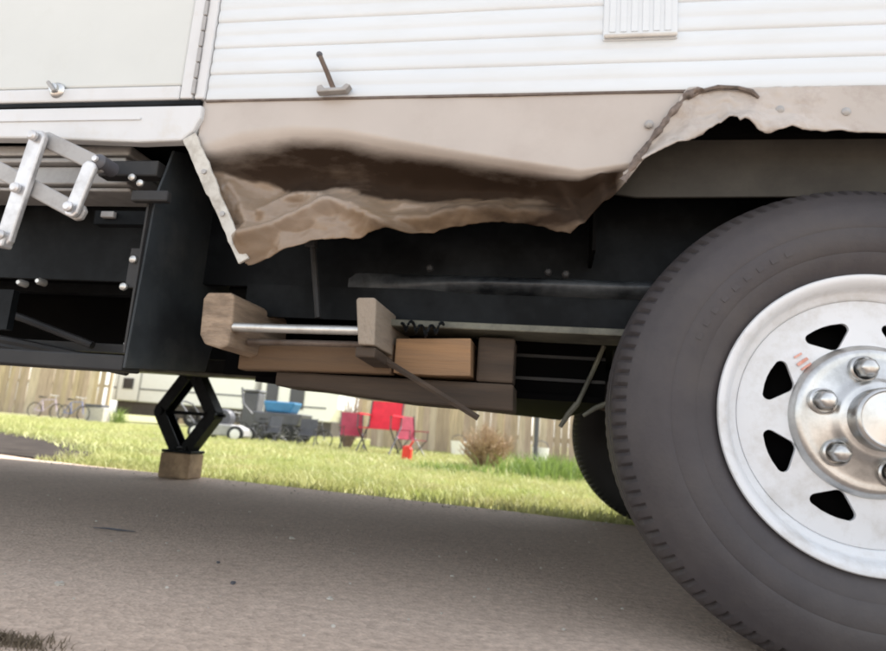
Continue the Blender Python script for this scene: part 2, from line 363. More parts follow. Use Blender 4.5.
# --- drip rail and sill
part('drip_rail', B(-1.72, -.640, D-.010, D+.01, .8265, .8365), black_m, bevel=.002)
sill = PR([(-1.72, .8245), (-.634, .8245), (-.6345, .80), (-.645, .775), (-.664, .757), (-.75, .7545), (-.97, .764), (-1.72, .776)], D-.012, D+.012)
part('door_sill', sill, trimw_m, bevel=.004)
part('sill_lip', B(-1.72, -.75, D-.0145, D-.0122, .797, .801), trimw_m)

# --- the tan skirt, buckled in and torn along its lower edge
LOW = [(-.640, .60), (-.607, .578), (-.560, .545), (-.515, .537), (-.48, .551), (-.44, .573), (-.391, .588), (-.34, .590), (-.30, .598), (-.24, .604), (-.15, .623), (-.093, .632), (-.055, .633), (-.025, .628), (.0, .617), (.018, .610), (.034, .622), (.055, .648), (.085, .678), (.105, .700), (.15, .755), (.20, .8335)]
CREASE = [(-.640, .745), (-0.625, 0.752), (-0.551, 0.770), (-0.468, 0.779), (-0.376, 0.774), (-0.269, 0.753), (-0.166, 0.735), (-0.067, 0.719), (0.028, 0.703), (.105, .716), (.15, .78), (.20, .838)]
SHADE_LOW = [(-0.629, 0.718), (-0.570, 0.705), (-0.508, 0.694), (-0.438, 0.685), (-0.331, 0.676), (-0.211, 0.675), (-0.129, 0.681), (-0.033, 0.683), (0.060, 0.680), (0.120, 0.687)]      # lower border of the dark band, dirt and painted dent shade
RIDGES = [([(-0.515, 0.580), (-0.456, 0.617), (-0.381, 0.658), (-0.345, 0.646), (-0.276, 0.605)], .034, .020), ([(-0.582, 0.688), (-0.551, 0.655), (-0.526, 0.605)], .016, .014), ([(-0.508, 0.637), (-0.486, 0.665), (-0.455, 0.677), (-0.408, 0.672)], .018, .011), ([(-0.264, 0.664), (-0.193, 0.660), (-0.096, 0.669)], .012, .012), ([(-0.257, 0.623), (-0.159, 0.645), (-0.063, 0.651), (-0.007, 0.646)], .016, .014), ([(-0.099, 0.724), (-0.052, 0.736), (-0.003, 0.718), (0.059, 0.703)], .010, .007), ([(-0.002, 0.690), (0.022, 0.656), (0.034, 0.617)], .018, .012), ([(0.059, 0.703), (0.069, 0.673), (0.061, 0.637)], .014, .010)]
def segd(px, pz, pl):
    best = 9
    for (ax, az), (bx, bz) in zip(pl, pl[1:]):
        dx, dz = bx-ax, bz-az; t = max(0, min(1, ((px-ax)*dx+(pz-az)*dz)/(dx*dx+dz*dz)))
        best = min(best, math.hypot(px-ax-t*dx, pz-az-t*dz))
    return best
def facet(x, z, s, seed):
    """creased sheet: distance between the two nearest cell points of a jittered grid"""
    d, _ = mnoise.voronoi(Vector((x*s, z*s*1.25, seed)), distance_metric='DISTANCE', exponent=2.5)
    return d[1]-d[0]
def dent(x, z):
    zc, zl = interp(x, CREASE), interp(x, LOW)
    s = (zc-z)/max(.02, zc-zl); dm = interp(x, [(-.64, .018), (-.58, .045), (-.45, .064), (-.25, .070), (0, .062), (.08, .035), (.125, 0)])
    A = interp(x, [(-.64, .95), (-.38, .9), (-.25, .62), (-.1, .35), (.105, .25)])
    d = dm*sm(-.06, .34, s)*(1-A*sm(.30, .98, s))
    for pl, amp, wd in RIDGES: d -= 1.45*amp*math.exp(-(math.hypot(segd(x, z, pl), .005)-.005)/wd)*sm(.0, .3, s)
    lowf = sm(.05, .4, s)
    lowf *= 1-sm(.07, .12, x)
    u = x+.03*nz(x, z, 2, 8); w_ = z+.02*nz(x, z, 6, 8)
    d += lowf*(.009*nz(x, z, 1, 9)+.036*(.35-facet(u, w_, 8, 1.3))*sm(.25, .6, s)+.004*(.35-facet(w_+u*.5, u-w_, 21, 5.1))+.001*nz(x, z, 5, 40)) + (1-lowf)*.0012*nz(x, z, 2, 5)
    return d, s
bm = bmesh.new(); nx, nzv = 290, 116; g = []; mud = bm.verts.layers.float.new('mud'); dent_shade = bm.verts.layers.float.new('shade_grime')
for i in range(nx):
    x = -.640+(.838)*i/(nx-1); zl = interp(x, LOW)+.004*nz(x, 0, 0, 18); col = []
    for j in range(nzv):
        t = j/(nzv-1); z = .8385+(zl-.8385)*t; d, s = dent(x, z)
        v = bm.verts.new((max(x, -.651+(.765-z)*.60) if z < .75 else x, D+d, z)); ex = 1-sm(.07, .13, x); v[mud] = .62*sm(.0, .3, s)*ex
        zg = interp(x, SHADE_LOW)+.014*nz(x, z, 8, 12); up = sm(-.03, .14, s); low = 1-sm(zg-.009, zg+.007, z)
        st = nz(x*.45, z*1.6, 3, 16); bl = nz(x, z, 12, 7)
        v[dent_shade] = (up*(1-low)*(interp(x, [(-.64, .86), (-.4, .90), (-.2, .93), (.1, .96)])+.13*st+.06*bl)+up*low*(interp(x, [(-.45, .04), (-.30, .26), (-.15, .50), (-.05, .72), (.02, .82), (.1, .92)])+.30*st+.20*bl))*ex; col.append(v)
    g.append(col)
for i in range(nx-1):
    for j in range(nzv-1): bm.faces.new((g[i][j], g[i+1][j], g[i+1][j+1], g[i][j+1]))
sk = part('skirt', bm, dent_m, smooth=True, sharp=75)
sk['label'] = 'tan metal skirt buckled inwards and muddy along its lower half'
so = sk.modifiers.new('thickness', 'SOLIDIFY'); so.thickness = .0016; so.offset = 1
# right-hand piece over the wheel
LOWR = [(.098, .684), (.121, .716), (.15, .733), (.196, .752), (.225, .772), (.247, .782), (.258, .770), (.268, .773), (.285, .760), (.304, .757), (.33, .768), (.353, .767), (.40, .762), (.467, .762), (.55, .765), (.62, .770), (.72, .75), (.82, .66), (.86, .60), (X1, .60)]
bm = bmesh.new(); g = []; xs = np.concatenate([np.linspace(.100, .75, 150), np.linspace(.76, X1, 60)])
for x in xs:
    zl = interp(x, LOWR)+(.005*nz(x, 3, 0, 16)+.0012*nz(x, 7, 0, 50) if x < .7 else 0); zt = min(.8385, .690+(x-.094)*1.52); col = []
    for j in range(26):
        t = j/25; z = zt+(zl-zt)*t
        w = math.exp(-((x-.25)/.13)**2)
        ed = math.exp(-((z-zt)/.016)**2)*(x < .205)
        d = -.004-ed*(.006+.004*nz(x, z, 0, 45))+w*sm(.40, 1, t)*(.026*nz(x, z, 0, 17)-.012)+.0012*nz(x, z, 2, 6)-.007*w*abs(nz(x, z, 7, 30))
        col.append(bm.verts.new((x-ed*(.003+.006*nz(z, x, 4, 55)), D+d, z)))
    g.append(col)
for i in range(len(xs)-1):
    for j in range(25): bm.faces.new((g[i][j], g[i+1][j], g[i+1][j+1], g[i][j+1]))
sr = part('wheel_arch_skirt', bm, skirt_m, smooth=True, sharp=70)
sr['label'] = 'pinkish tan skirt strip over the wheel with a ragged lower edge'
so = sr.modifiers.new('thickness', 'SOLIDIFY'); so.thickness = .0016; so.offset = 1
# torn seam where the two skirt pieces overlap: a curled strip of metal
bm = bmesh.new(); g = []
path = [(.092, .682), (.110, .712), (.128, .742), (.146, .768), (.160, .790), (.176, .812), (.190, .828), (.205, .833)]
for i in range(64):
    t = i/63*(len(path)-1); a = min(int(t), len(path)-2); f = t-a
    px, pz = path[a][0]+(path[a+1][0]-path[a][0])*f, path[a][1]+(path[a+1][1]-path[a][1])*f
    wv = .0022*nz(px, pz, 0, 40); col = []
    for j in range(9):
        u = j/8; ang = math.pi*u; rad = .0042+.0045*nz(px, pz, 9, 38)
        col.append(bm.verts.new((px+wv-rad*math.cos(ang), D-.0125-rad*.8*math.sin(ang)-.002*abs(nz(px, pz, u, 60)), pz+wv+rad*.55*math.cos(ang))))
    g.append(col)
for i in range(63):
    for j in range(8): bm.faces.new((g[i][j], g[i+1][j], g[i+1][j+1], g[i][j+1]))
part('torn_seam', bm, torn_m, smooth=True, sharp=60)
mo = [(0.188, 0.941, 0.819), (0.205, 0.941, 0.831), (0.231, 0.941, 0.838), (0.260, 0.941, 0.836), (0.280, 0.941, 0.829), (0.290, 0.941, 0.819)]     # loose end of the moulding, bent off the wall
part('loose_moulding', T(mo, [.0015, .0032, .0036, .0032, .0040, .0022], 7), torn_m, smooth=True)
part('seam_moulding', B(-.634, X1, D-.0045, D+.003, .8345, .8385), rust_m)
for (x, z) in [(0.131, 0.780), (0.321, 0.801), (0.412, 0.796)]:
    s_ = LA([(.0065, -.004), (.0065, -.007), (.004, -.0095), (0, -.0100)], 14); bmesh.ops.translate(s_, verts=s_.verts, vec=(x, D, z)); part('screw_head', s_, alumd_m, smooth=True)
# slanted brace strip at the step end of the skirt
b0, b1 = (-.651, .765), (-.516, .540)
dx, dz = b1[0]-b0[0], b1[1]-b0[1]; L = math.hypot(dx, dz); ex, ez = dx/L, dz/L
bm = bmesh.new(); pl = []; pr_ = []
for i in range(30):
    t = i/29; w = .0098+.0018*nz(t, 0, 0, 14)+(.003 if t < .45 else 0)
    cx, cz = b0[0]+dx*t+.002*nz(t, 3, 0, 7), b0[1]+dz*t
    pl.append((cx-ez*w, cz+ex*w)); pr_.append((cx+ez*w, cz-ex*w))
prism(bm, pl+pr_[::-1], D-.012, D-.006)
bs = part('skirt_brace', bm, brace_m, bevel=.0012)
for t in (.30, .64, .86):
    s_ = LA([(.0045, -.0126), (.0045, -.0150), (0, -.0155)], 12); bmesh.ops.translate(s_, verts=s_.verts, vec=(b0[0]+dx*t, D, b0[1]+dz*t)); part('rivet', s_, alumd_m, parent=bs, smooth=True)
# liner above the tyre, under the torn strip
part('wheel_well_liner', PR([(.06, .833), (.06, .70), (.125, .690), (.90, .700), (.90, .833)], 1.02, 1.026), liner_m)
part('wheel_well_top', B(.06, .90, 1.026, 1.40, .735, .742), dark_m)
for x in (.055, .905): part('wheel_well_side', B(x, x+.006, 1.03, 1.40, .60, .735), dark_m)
# --- vent and holdback on the siding
vp = [(0.057, 0.920), (0.172, 0.926), (0.172, 1.001), (0.052, 1.007)]
vx0, vx1, vz0, vz1 = .056, .172, .926, 1.025
vt = part('vent_cover', B(vx0, vx1, D-.0080, D-.002, vz0, vz1), siding_m, bevel=.004, seg=3)
bm = bmesh.new(); box(bm, vx0+.001, vx1-.001, D-.0150, D-.0092, vz0+.001, vz0+.008); part('vent_lip', bm, stain_m, parent=vt, bevel=.003)
for i in range(6): part('vent_slat', B(vx0+.010+i*.0172, vx0+.0195+i*.0172, D-.0094, D-.0078, vz0+.014, vz1-.006), siding_m, parent=vt)
hb = part('door_holdback', PR([(-.418, .8375), (-.366, .8395), (-.358, .850), (-.366, .853), (-.374, .846), (-.404, .845), (-.410, .852), (-.418, .849)], D-.024, D-.008), alumd_m, bevel=.002)
part('holdback_rod', T([(-.389, D-.018, .845), (-.400, D-.026, .870), (-.4135, D-.036, .898)], [.0046, .0042, .0040], 10), rust_m, parent=hb, smooth=True)
bm = bmesh.new(); bmesh.ops.create_icosphere(bm, subdivisions=2, radius=.0056); bmesh.ops.translate(bm, verts=bm.verts, vec=(-.4140, D-.0362, .899)); part('rod_tip', bm, gun_m, parent=hb, smooth=True)

# --- folding step
sf = part('folding_step', B(-1.60, -.80, .985, 1.22, .752, .773), alumd_m, bevel=.004)
for i, (z0, z1, y) in enumerate([(.7375, .7475, .985), (.700, .736, 1.00), (.690, .6975, 1.01)]): part('step_tread', B(-1.60, -.805, y, y+(.2, .12, .05)[i], z0, z1), alumd_m, parent=sf, bevel=.003)
def bar(p, q, y, w, th, m):
    (x0, z0), (x1, z1) = p, q; d = Vector((x1-x0, z1-z0)); d.normalize(); nx_, nz_ = -d.y*w/2, d.x*w/2; e = d*w*.42
    pts = [(x0-e.x*.2+nx_, z0-e.y*.2+nz_), (x0-e.x+nx_*.55, z0-e.y+nz_*.55), (x0-e.x-nx_*.55, z0-e.y-nz_*.55), (x0-e.x*.2-nx_, z0-e.y*.2-nz_), (x1+e.x*.2-nx_, z1+e.y*.2-nz_), (x1+e.x-nx_*.55, z1+e.y-nz_*.55), (x1+e.x+nx_*.55, z1+e.y+nz_*.55), (x1+e.x*.2+nx_, z1+e.y*.2+nz_)]
    bm = PR(pts, y, y+th)
    return part('step_arm', bm, m, parent=sf, bevel=.003)
bar((-.931, .553), (-.905, .738), .884, .0305, .012, alum_m)
bar((-1.04, .708), (-.809, .607), .898, .0295, .010, alumd_m)
bar((-.902, .742), (-.788, .694), .900, .0290, .010, alumd_m)
bar((-.7935, .683), (-.812, .606), .886, .0265, .010, alum_m)
bm = bmesh.new(); box(bm, -.955, -.921, .876, .900, .538, .563, rot=rot('Y', 8)); part('step_foot', bm, alum_m, parent=sf, bevel=.004)
for (x, z) in [(-.9190, .641), (-.906, .737), (-.809, .608), (-.929, .556)]:
    s_ = LA([(.009, .880), (.009, .8745), (.006, .8715), (0, .871)], 16); bmesh.ops.translate(s_, verts=s_.verts, vec=(x, 0, z)); part('pivot_pin', s_, alum_m, parent=sf, smooth=True)
s_ = LA([(.0135, .93), (.0135, .895), (.009, .89), (0, .888)], 20); bmesh.ops.translate(s_, verts=s_.verts, vec=(-.783, 0, .697)); part('pivot_bolt', s_, gun_m, parent=sf, smooth=True)
s_ = LA([(.0055, .888), (.005, .884), (0, .883)], 14); bmesh.ops.translate(s_, verts=s_.verts, vec=(-.783, 0, .698)); part('bolt_tip', s_, alum_m, parent=sf, smooth=True)
part('mount_bar', B(-.835, -.715, .957, .985, .698, .728), rail_m, bevel=.003)
part('latch_bracket', B(-.738, -.668, .930, .945, .640, .660), rail_m, bevel=.003)
lt = [(-0.842, 0.643), (-0.815, 0.631)]
part('latch_plate', B(lt[0][0], lt[1][0], .99, 1.0, lt[1][1], lt[0][1]), alumd_m, bevel=.002)
part('latch_arm', B(lt[0][0]-.02, lt[1][0]+.10, 1.0, 1.02, lt[1][1]-.01, lt[0][1]+.004), black_m)

# --- frame plate at the end of the step well
XP = -.707
fp = part('frame_plate', PR([(.946, .350), (1.195, .372), (1.262, .625), (1.03, .775), (.985, .76), (.955, .655)], XP-.005, XP, axis='X'), plate_m, bevel=.0015)
part('plate_flange', PR([(-.7165, .652), (-.7125, .655), (-.7125, .376), (-.7165, .376)], .947, .957), rail_m, parent=fp)
for (x, z) in [(-0.725, 0.539), (-0.735, 0.490), (-0.736, 0.679), (-0.754, 0.690)]:
    s_ = LA([(.0065, .9485), (.0065, .944), (.004, .9415), (0, .941)], 12); bmesh.ops.translate(s_, verts=s_.verts, vec=(x, 0, z)); part('bolt', s_, steel_m, smooth=True)
part('bolt_tab', B(-.735, -.716, .95, .957, .49, .56), rail_m)
# --- lower rail and what can be seen in the step well
part('lower_rail', B(X0+.2, -.713, D-.004, D+.045, .345, .372), rail_m, bevel=.003)
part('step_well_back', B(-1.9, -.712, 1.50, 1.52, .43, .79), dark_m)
part('cross_bar', B(-1.9, -.72, 1.20, 1.225, .402, .420), rail_m)
part('cross_bar', B(-1.9, -.72, 1.35, 1.38, .56, .585), black_m)
for (x0, z0, x1, z1, r) in [(-1.30, .50, -.95, .41, .008), (-1.4, .435, -.86, .37, .010), (-1.4, .42, -.86, .36, .009)]:
    part('brake_line', T([(x0, 1.16, z0), ((x0+x1)/2, 1.16, (z0+z1)/2+.004), (x1, 1.16, z1)], r, 8), rail_m, smooth=True)
part('diagonal_strut', B(-.835, -.765, 1.10, 1.11, .415, .426, rot=rot('Y', -24)), alumd_m)
for (x, z) in [(-1.040, 0.513), (-0.998, 0.517)]:
    s_ = LA([(.007, 1.06), (.007, 1.045), (.004, 1.04), (0, 1.04)], 12); bmesh.ops.translate(s_, verts=s_.verts, vec=(x, 0, z)); part('bolt', s_, steel_m, smooth=True)
part('bolt_bracket', B(-1.16, -1.06, 1.055, 1.07, .42, .50), black_m)
# --- main beams (near and far)
def beam(y, s, name):
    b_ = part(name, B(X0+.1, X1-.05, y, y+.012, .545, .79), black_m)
    arc = [(y-s*.045*math.sin(t)**.8, .578-.034*t/math.pi*1.25) for t in np.linspace(0, math.pi, 12)]
    bm = bmesh.new(); rows = []
    for x in np.linspace(-.40 if s > 0 else X0+.1, X1-.05, 120):
        k = sm(-.40, -.10, x) if s > 0 else 1
        rows.append([bm.verts.new((x, y+(yy-y)*k+.0015*nz(x, zz, 0, 30), zz+.002*nz(x, 0, 3, 5))) for yy, zz in arc])
    for p, q in zip(rows, rows[1:]):
        for i in range(11): bm.faces.new((p[i], q[i], q[i+1], p[i+1]))
    part('beam_ledge', bm, sheen_m, parent=b_, smooth=True, sharp=70)
    part('beam_web', B(-.60 if s > 0 else X0+.1, X1-.05, y-.018*s if s > 0 else y, y-.006*s if s > 0 else y+.012, .481, .545), black_m, parent=b_)
    lo, hi = sorted((y-.05*s, y+.06*s)); part('beam_flange', B(-.33 if s > 0 else X0+.1, X1-.05, lo, hi, .468, .4805), edge_m, parent=b_, bevel=.002)
    return b_
nb = beam(1.14, 1, 'frame_beam'); fbm = beam(2.66, -1, 'frame_beam')
bm = bmesh.new(); tube(bm, [(-0.455, 1.070, 0.625), (-0.446, 1.070, 0.578), (-0.432, 1.070, 0.506), (-0.426, 1.070, 0.473)], .006, 8); part('hanger_strap', bm, rail_m, smooth=True)
for (x, z) in [(-0.016, 0.577), (0.015, 0.574), (-0.230, 0.578)]:
    s_ = LA([(.007, 1.098), (.007, 1.088), (.0045, 1.085), (0, 1.0845)], 6); bmesh.ops.translate(s_, verts=s_.verts, vec=(x, 0, z)); part('bolt', s_, rail_m)
part('strap_clip', B(-.466, -.445, 1.062, 1.078, .605, .628), rail_m, bevel=.003)
bm = bmesh.new()
tube(bm, [(-.27+.0016*i, 1.076+.010*math.sin(i*.55), .462+.009*math.cos(i*.55)+.004*math.sin(i*.17)) for i in range(48)], .0028, 6)
part('wire_loop', bm, black_m, smooth=True)
for x in (-3.6, -2.7, -.05, .9, 1.7): part('crossmember', B(x, x+.04, 1.152, 2.646, .50, .60), black_m)
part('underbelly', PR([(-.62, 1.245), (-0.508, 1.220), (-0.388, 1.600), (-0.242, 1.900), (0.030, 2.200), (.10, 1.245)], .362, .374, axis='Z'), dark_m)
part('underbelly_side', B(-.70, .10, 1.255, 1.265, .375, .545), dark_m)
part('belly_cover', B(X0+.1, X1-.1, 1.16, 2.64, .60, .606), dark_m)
for z in (.40, .445): part('belly_rib', B(-.12, .10, 1.248, 1.2545, z, z+.006), rail_m)
# axle, springs, shock
part('axle', T([(.4516, 1.20, .345), (.4516, 2.60, .345)], .034, 16), black_m, smooth=True)
for y in (1.26, 2.50):
    for kk in range(3):
        l = .32-.07*kk; z0 = .388+.009*kk
        pts = [(.4516+l*t, y, z0+.055*t*t) for t in np.linspace(-1, 1, 13)]
        bm = bmesh.new(); vs = []
        for (x, yy, z) in pts: vs.append([bm.verts.new((x, yy-.022, z)), bm.verts.new((x, yy+.022, z)), bm.verts.new((x, yy+.022, z+.008)), bm.verts.new((x, yy-.022, z+.008))])
        for a, b in zip(vs, vs[1:]):
            for q in range(4): bm.faces.new((a[q], a[(q+1) % 4], b[(q+1) % 4], b[q]))
        bm.faces.new(vs[0]); bm.faces.new(vs[-1]); part('leaf_spring', bm, rust_m)
    for x in (.125, .775): part('spring_hanger', B(x-.01, x+.01, y-.02, y+.02, .44, .468), black_m)
bc = [(0.095, 1.235, 0.472), (0.072, 1.235, 0.413), (0.048, 1.235, 0.356)]
part('brake_cable', T(bc, .0045, 8), edge_m, smooth=True)
s1 = [(0.018, 1.235, 0.312), (0.032, 1.235, 0.337), (0.048, 1.235, 0.358)]
part('shackle', T(s1, [.004, .0055, .006], 8), edge_m, smooth=True)
s2 = [(0.060, 1.235, 0.336), (0.082, 1.235, 0.352), (0.113, 1.235, 0.367)]
part('shackle', T(s2, [.0035, .005, .0055], 8), edge_m, smooth=True)

# --- wheels
XW, YR, ZC = .4516, .981, .345
def disc_mesh():
    bm = bmesh.new(); E = []
    def loop(pts):
        vs = [bm.verts.new((x, 0, z)) for x, z in pts]; E.extend(bm.edges.new((vs[i], vs[(i+1) % len(vs)])) for i in range(len(vs)))
    loop([(.178*math.cos(a), .178*math.sin(a)) for a in np.linspace(0, 2*math.pi, 128, endpoint=False)])
    loop([(.100*math.cos(a), .100*math.sin(a)) for a in np.linspace(0, 2*math.pi, 64, endpoint=False)])
    for w in range(8):
        c = math.radians(22.5+45*w)
        tri = [(.1480, -.245), (.1565, 0), (.1480, .245), (.1115, 0)]
        # rounded triangle: outer arc and a blunt inner tip
        cor = [(r*math.cos(a), r*math.sin(a)) for r, a in ((.1515, -.318), (.1515, .318), (.1060, 0))]
        rad = (.0085, .0085, .0125); pts = []
        for i in range(3):
            p, q0, q1 = Vector(cor[i]), Vector(cor[i-1]), Vector(cor[(i+1) % 3])
            a = (q0-p).normalized(); b = (q1-p).normalized(); half = a.angle(b)/2; dd = rad[i]/math.tan(half)
            P0, P1 = p+a*dd, p+b*dd; cc = p+(a+b).normalized()*(rad[i]/math.sin(half))
            a0 = math.atan2(P0.y-cc.y, P0.x-cc.x); a1 = math.atan2(P1.y-cc.y, P1.x-cc.x); da = (a1-a0+math.pi) % (2*math.pi)-math.pi
            pts += [(cc.x+rad[i]*math.cos(a0+da*t/6), cc.y+rad[i]*math.sin(a0+da*t/6)) for t in range(7)]
            if i == 0:                                               # bow the outer side
                for t in (.25, .5, .75):
                    s0, s1 = Vector(pts[6]), Vector((P1.x, P1.y)); pts.append(None)
        # fill the outer arc
        o0 = Vector(pts[6]); nxt = Vector(pts[10]); out = []
        for i_, p in enumerate(pts):
            if p is None:
                t = (i_-6)/4; q = o0.lerp(nxt, t); q = q*(1+.022*4*t*(1-t)); out.append((q.x, q.y))
            else: out.append(p)
        cs, sn = math.cos(c), math.sin(c)
        loop([(x*cs-z*sn, x*sn+z*cs) for x, z in out])
    bmesh.ops.triangle_fill(bm, use_beauty=True, use_dissolve=False, edges=E)
    return bm
def rim_mesh():
    prof = [(.172, .20), (.185, .19), (.178, .12), (.177, .06), (.178, .031), (.1795, .0275), (.183, .0245), (.1885, .0235), (.1915, .0205), (.1935, .0145), (.1965, .006), (.2015, .0005), (.2065, -.0022), (.2110, -.0018), (.2125, .001), (.2120, .005), (.2085, .009)]
    bm = bmesh.new(); lathe(bm, prof, 160)
    d = disc_mesh()
    r = bmesh.ops.extrude_face_region(d, geom=d.faces[:]); vs = [v for v in r['geom'] if isinstance(v, bmesh.types.BMVert)]
    bmesh.ops.translate(d, verts=vs, vec=(0, .006, 0))
    for v in d.verts:
        rr = math.hypot(v.co.x, v.co.z); v.co.y += .020+.009*sm(.105, .178, rr)
    me = bpy.data.meshes.new('tmp'); d.to_mesh(me); d.free(); bm.from_mesh(me); bpy.data.meshes.remove(me)
    return bm
wh = obj('wheel', rim_mesh(), rimw_m, tr, loc=Vector((XW, YR, ZC))-tr.location, smooth=True, sharp=35)
def tyre_mesh():
    prof = [(.196, .030), (.203, .014), (.2105, .0075), (.2150, .0055), (.2200, .0015), (.2290, -.0035), (.2400, -.0075), (.2440, -.0078), (.2460, -.0095), (.2620, -.0125), (.2780, -.0135), (.2800, -.0126), (.2830, -.0136), (.2980, -.0110), (.3130, -.0065), (.3250, -.0005), (.3285, .0026), (.3340, .0060), (.3400, .0110), (.3465, .0180), (.3525, .0270), (.3570, .0370), (.3590, .0480), (.3600, .0660), (.3530, .0680), (.3530, .0740), (.3603, .0760), (.3608, .0990), (.3535, .1010), (.3535, .1070), (.3608, .1090), (.3603, .1320), (.3530, .1340), (.3530, .1400), (.3600, .1420), (.3590, .1600), (.3570, .1710), (.3525, .1810), (.3400, .1970), (.3130, .2150), (.2780, .2220), (.2440, .2160), (.2150, .2030), (.2030, .1900)]
    N = 107*4
    def fn(j, r, y, k):
        if 18 <= j <= 23 or 34 <= j <= 38:
            if k % 4 == 0 and 34 <= j <= 37: r -= .0065
            if k % 4 == 0 and 19 <= j <= 21: r -= .004
            if k % 4 == 0 and 19 <= j <= 21: y += .0042
        return r, y
    bm = bmesh.new(); lathe(bm, prof, N, fn)
    for a0 in (116, 121, 126, 131, 136, 141, 146, 151, 156, 282, 287, 292, 297, 302):   # dashes moulded low into the sidewall
        a = math.radians(a0); vs = box(bm, .259, .267, -.0134, -.010, -.005, .005); bmesh.ops.rotate(bm, verts=vs, cent=(0, 0, 0), matrix=Matrix.Rotation(-a, 3, 'Y'))
    for v in bm.verts:                                               # it stands on the pavement
        if v.co.z < -ZC+.001: v.co.z = -ZC+.0008
        bul = sm(.10, .0, (v.co.z+ZC)); 
        if v.co.y < .02: v.co.y -= .006*bul*sm(.24, .30, math.hypot(v.co.x, v.co.z))
    return bm
ty = obj('tyre', tyre_mesh(), tyre_m, wh, smooth=True, sharp=32)
obj('brake_drum', LA([(.0, .062), (.120, .062), (.150, .070), (.158, .09), (.158, .15), (0, .15)], 64), dark_m, wh, smooth=True)
hc = obj('hub_cover', LA([(.1095, .0205), (.1085, .0165), (.1060, .0145), (.1045, .0110), (.1010, .0070), (.0960, .0050), (.0910, .0062), (.085, .0045), (.066, .0025), (.058, -.002), (.054, -.008), (.050, -.010), (.044, -.010), (.040, -.014)], 96), chrome_m, wh, smooth=True, sharp=50)
obj('hub_cap', LA([(.0435, -.009), (.0435, -.034), (.0420, -.0385), (.0385, -.0405), (.0365, -.0385), (.034, -.0385), (.020, -.0410), (0, -.0415)], 64), chrome_m, wh, smooth=True, sharp=45)
def lug_mesh():
    bm = bmesh.new(); rs = lathe(bm, [(.0190, .004), (.0185, -.004), (.0160, -.006)], 28); 
    rs = lathe(bm, [(.0132, -.004), (.0132, -.015), (.0126, -.0205), (.0098, -.0245), (.0055, -.0265), (0, -.027)], 6*6, fn=lambda j, r, y, k: (r*(1-.07*(k % 6 in (2, 3, 4))*(j < 3)), y))
    return bm
lm = None
for i in range(6):
    a = math.radians(90+12+60*i); loc = (.0735*math.cos(a), 0, .0735*math.sin(a))
    if lm is None: lo_ = obj('lug_nut', lug_mesh(), chrome_m, wh, loc=loc, smooth=True, sharp=40); lm = lo_.data
    else: link('lug_nut', lm, chrome_m, wh, loc)
obj('valve_stem', T([(.168, .030, -.02), (.172, .010, -.0205), (.174, -.004, -.0207)], [.0055, .005, .004], 10), rubber_m, wh, smooth=True)
bm = bmesh.new()
for (x, z, w, h, r_) in [(-.088, .081, .018, .0045, -38), (-.083, .074, .017, .003, -38), (-.094, .090, .012, .003, -34)]:
    box(bm, x-w/2, x+w/2, .0190, .0207, z-h/2, z+h/2, rot=rot('Y', r_))
obj('faded_sticker', bm, sticker_m, wh)
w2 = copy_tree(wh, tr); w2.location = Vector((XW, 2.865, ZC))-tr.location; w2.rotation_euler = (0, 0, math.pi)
for c_ in w2.children:                                              # blacker rubber stands in for shade on the far tyre
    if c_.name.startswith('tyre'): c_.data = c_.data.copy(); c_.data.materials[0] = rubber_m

# ------------------------------------------------------------------ lumber carried under the frame
wb = thing('wooden_bracket', (-.43, 1.08, .385), 'two weathered lumber blocks with a bare metal rod between them, under the black frame', 'wooden bracket')
b_ = obj('block', PR([(-.610, .484), (-.603, .4955), (-.560, .4965), (-.5515, .491), (-.549, .440), (-.552, .402), (-.566, .397), (-.596, .404), (-.607, .42)], .99, 1.22), wood_m, wb, world=True, bevel=.004)
b2 = obj('block', PR([(-.329, .491), (-.326, .495), (-.298, .496), (-.294, .491), (-.290, .416), (-.318, .416)], .985, 1.245), grey_wood_m, wb, world=True, bevel=.004)
b2['label'] = 'greyer block at the right end of the rod'
obj('rod', T([(-.572, 1.0, .437), (-.45, .999, .4385), (-.318, 1.0, .4415)], .0078, 14), steel_m, wb, world=True, smooth=True)
db = [(-0.320, 1.075, 0.416), (-0.122, 1.075, 0.313)]
obj('diagonal_batten', T(db, .006, 6), brownw_m, wb, world=True)
obj('rod', T([(-.545, 1.05, .420), (-.318, 1.05, .4255)], .0055, 12), rust_m, wb, world=True, smooth=True)
obj('batten', B(-.325, -.29, .995, 1.62, .3965, .414, rot=rot('X', -2.4), piv=(-.3, .995, .41)), brownw_m, wb, world=True, bevel=.003)
pb = obj('pine_board', PR([(-.284, .384), (-.284, .4465), (-.147, .4535), (-.143, .386), (-.20, .3835)], 1.10, 1.20), pine_m, world=True, bevel=.0018)
tag(pb, 'short orange pine board to the right of the grey brown block under the frame', 'board')
p3 = obj('shaded_board', PR([(-.590, .374), (-.590, .420), (-.289, .438), (-.289, .382), (-.45, .378)], 1.105, 1.14), shadew_m, world=True, bevel=.004)  # shadowed left part of the pine board, shade put into its brown
tag(p3, 'board painted shaded brown behind the metal rod, between the two lumber blocks', 'board')
p4 = obj('upright_offcut', B(-.137, -.070, 1.13, 1.2, .380, .462), brownw_m, world=True, bevel=.004)
tag(p4, 'dark brown upright offcut at the right end of the orange board', 'board')
p2 = obj('brown_plank', PR([(-.52, .349), (-.52, .3765), (-.275, .377), (-.068, .378), (-.066, .330), (-.27, .334), (-.44, .347)], 1.125, 1.24), brownw_m, world=True, bevel=.004)
tag(p2, 'dark brown sagging plank slung lowest beneath the orange board', 'board')

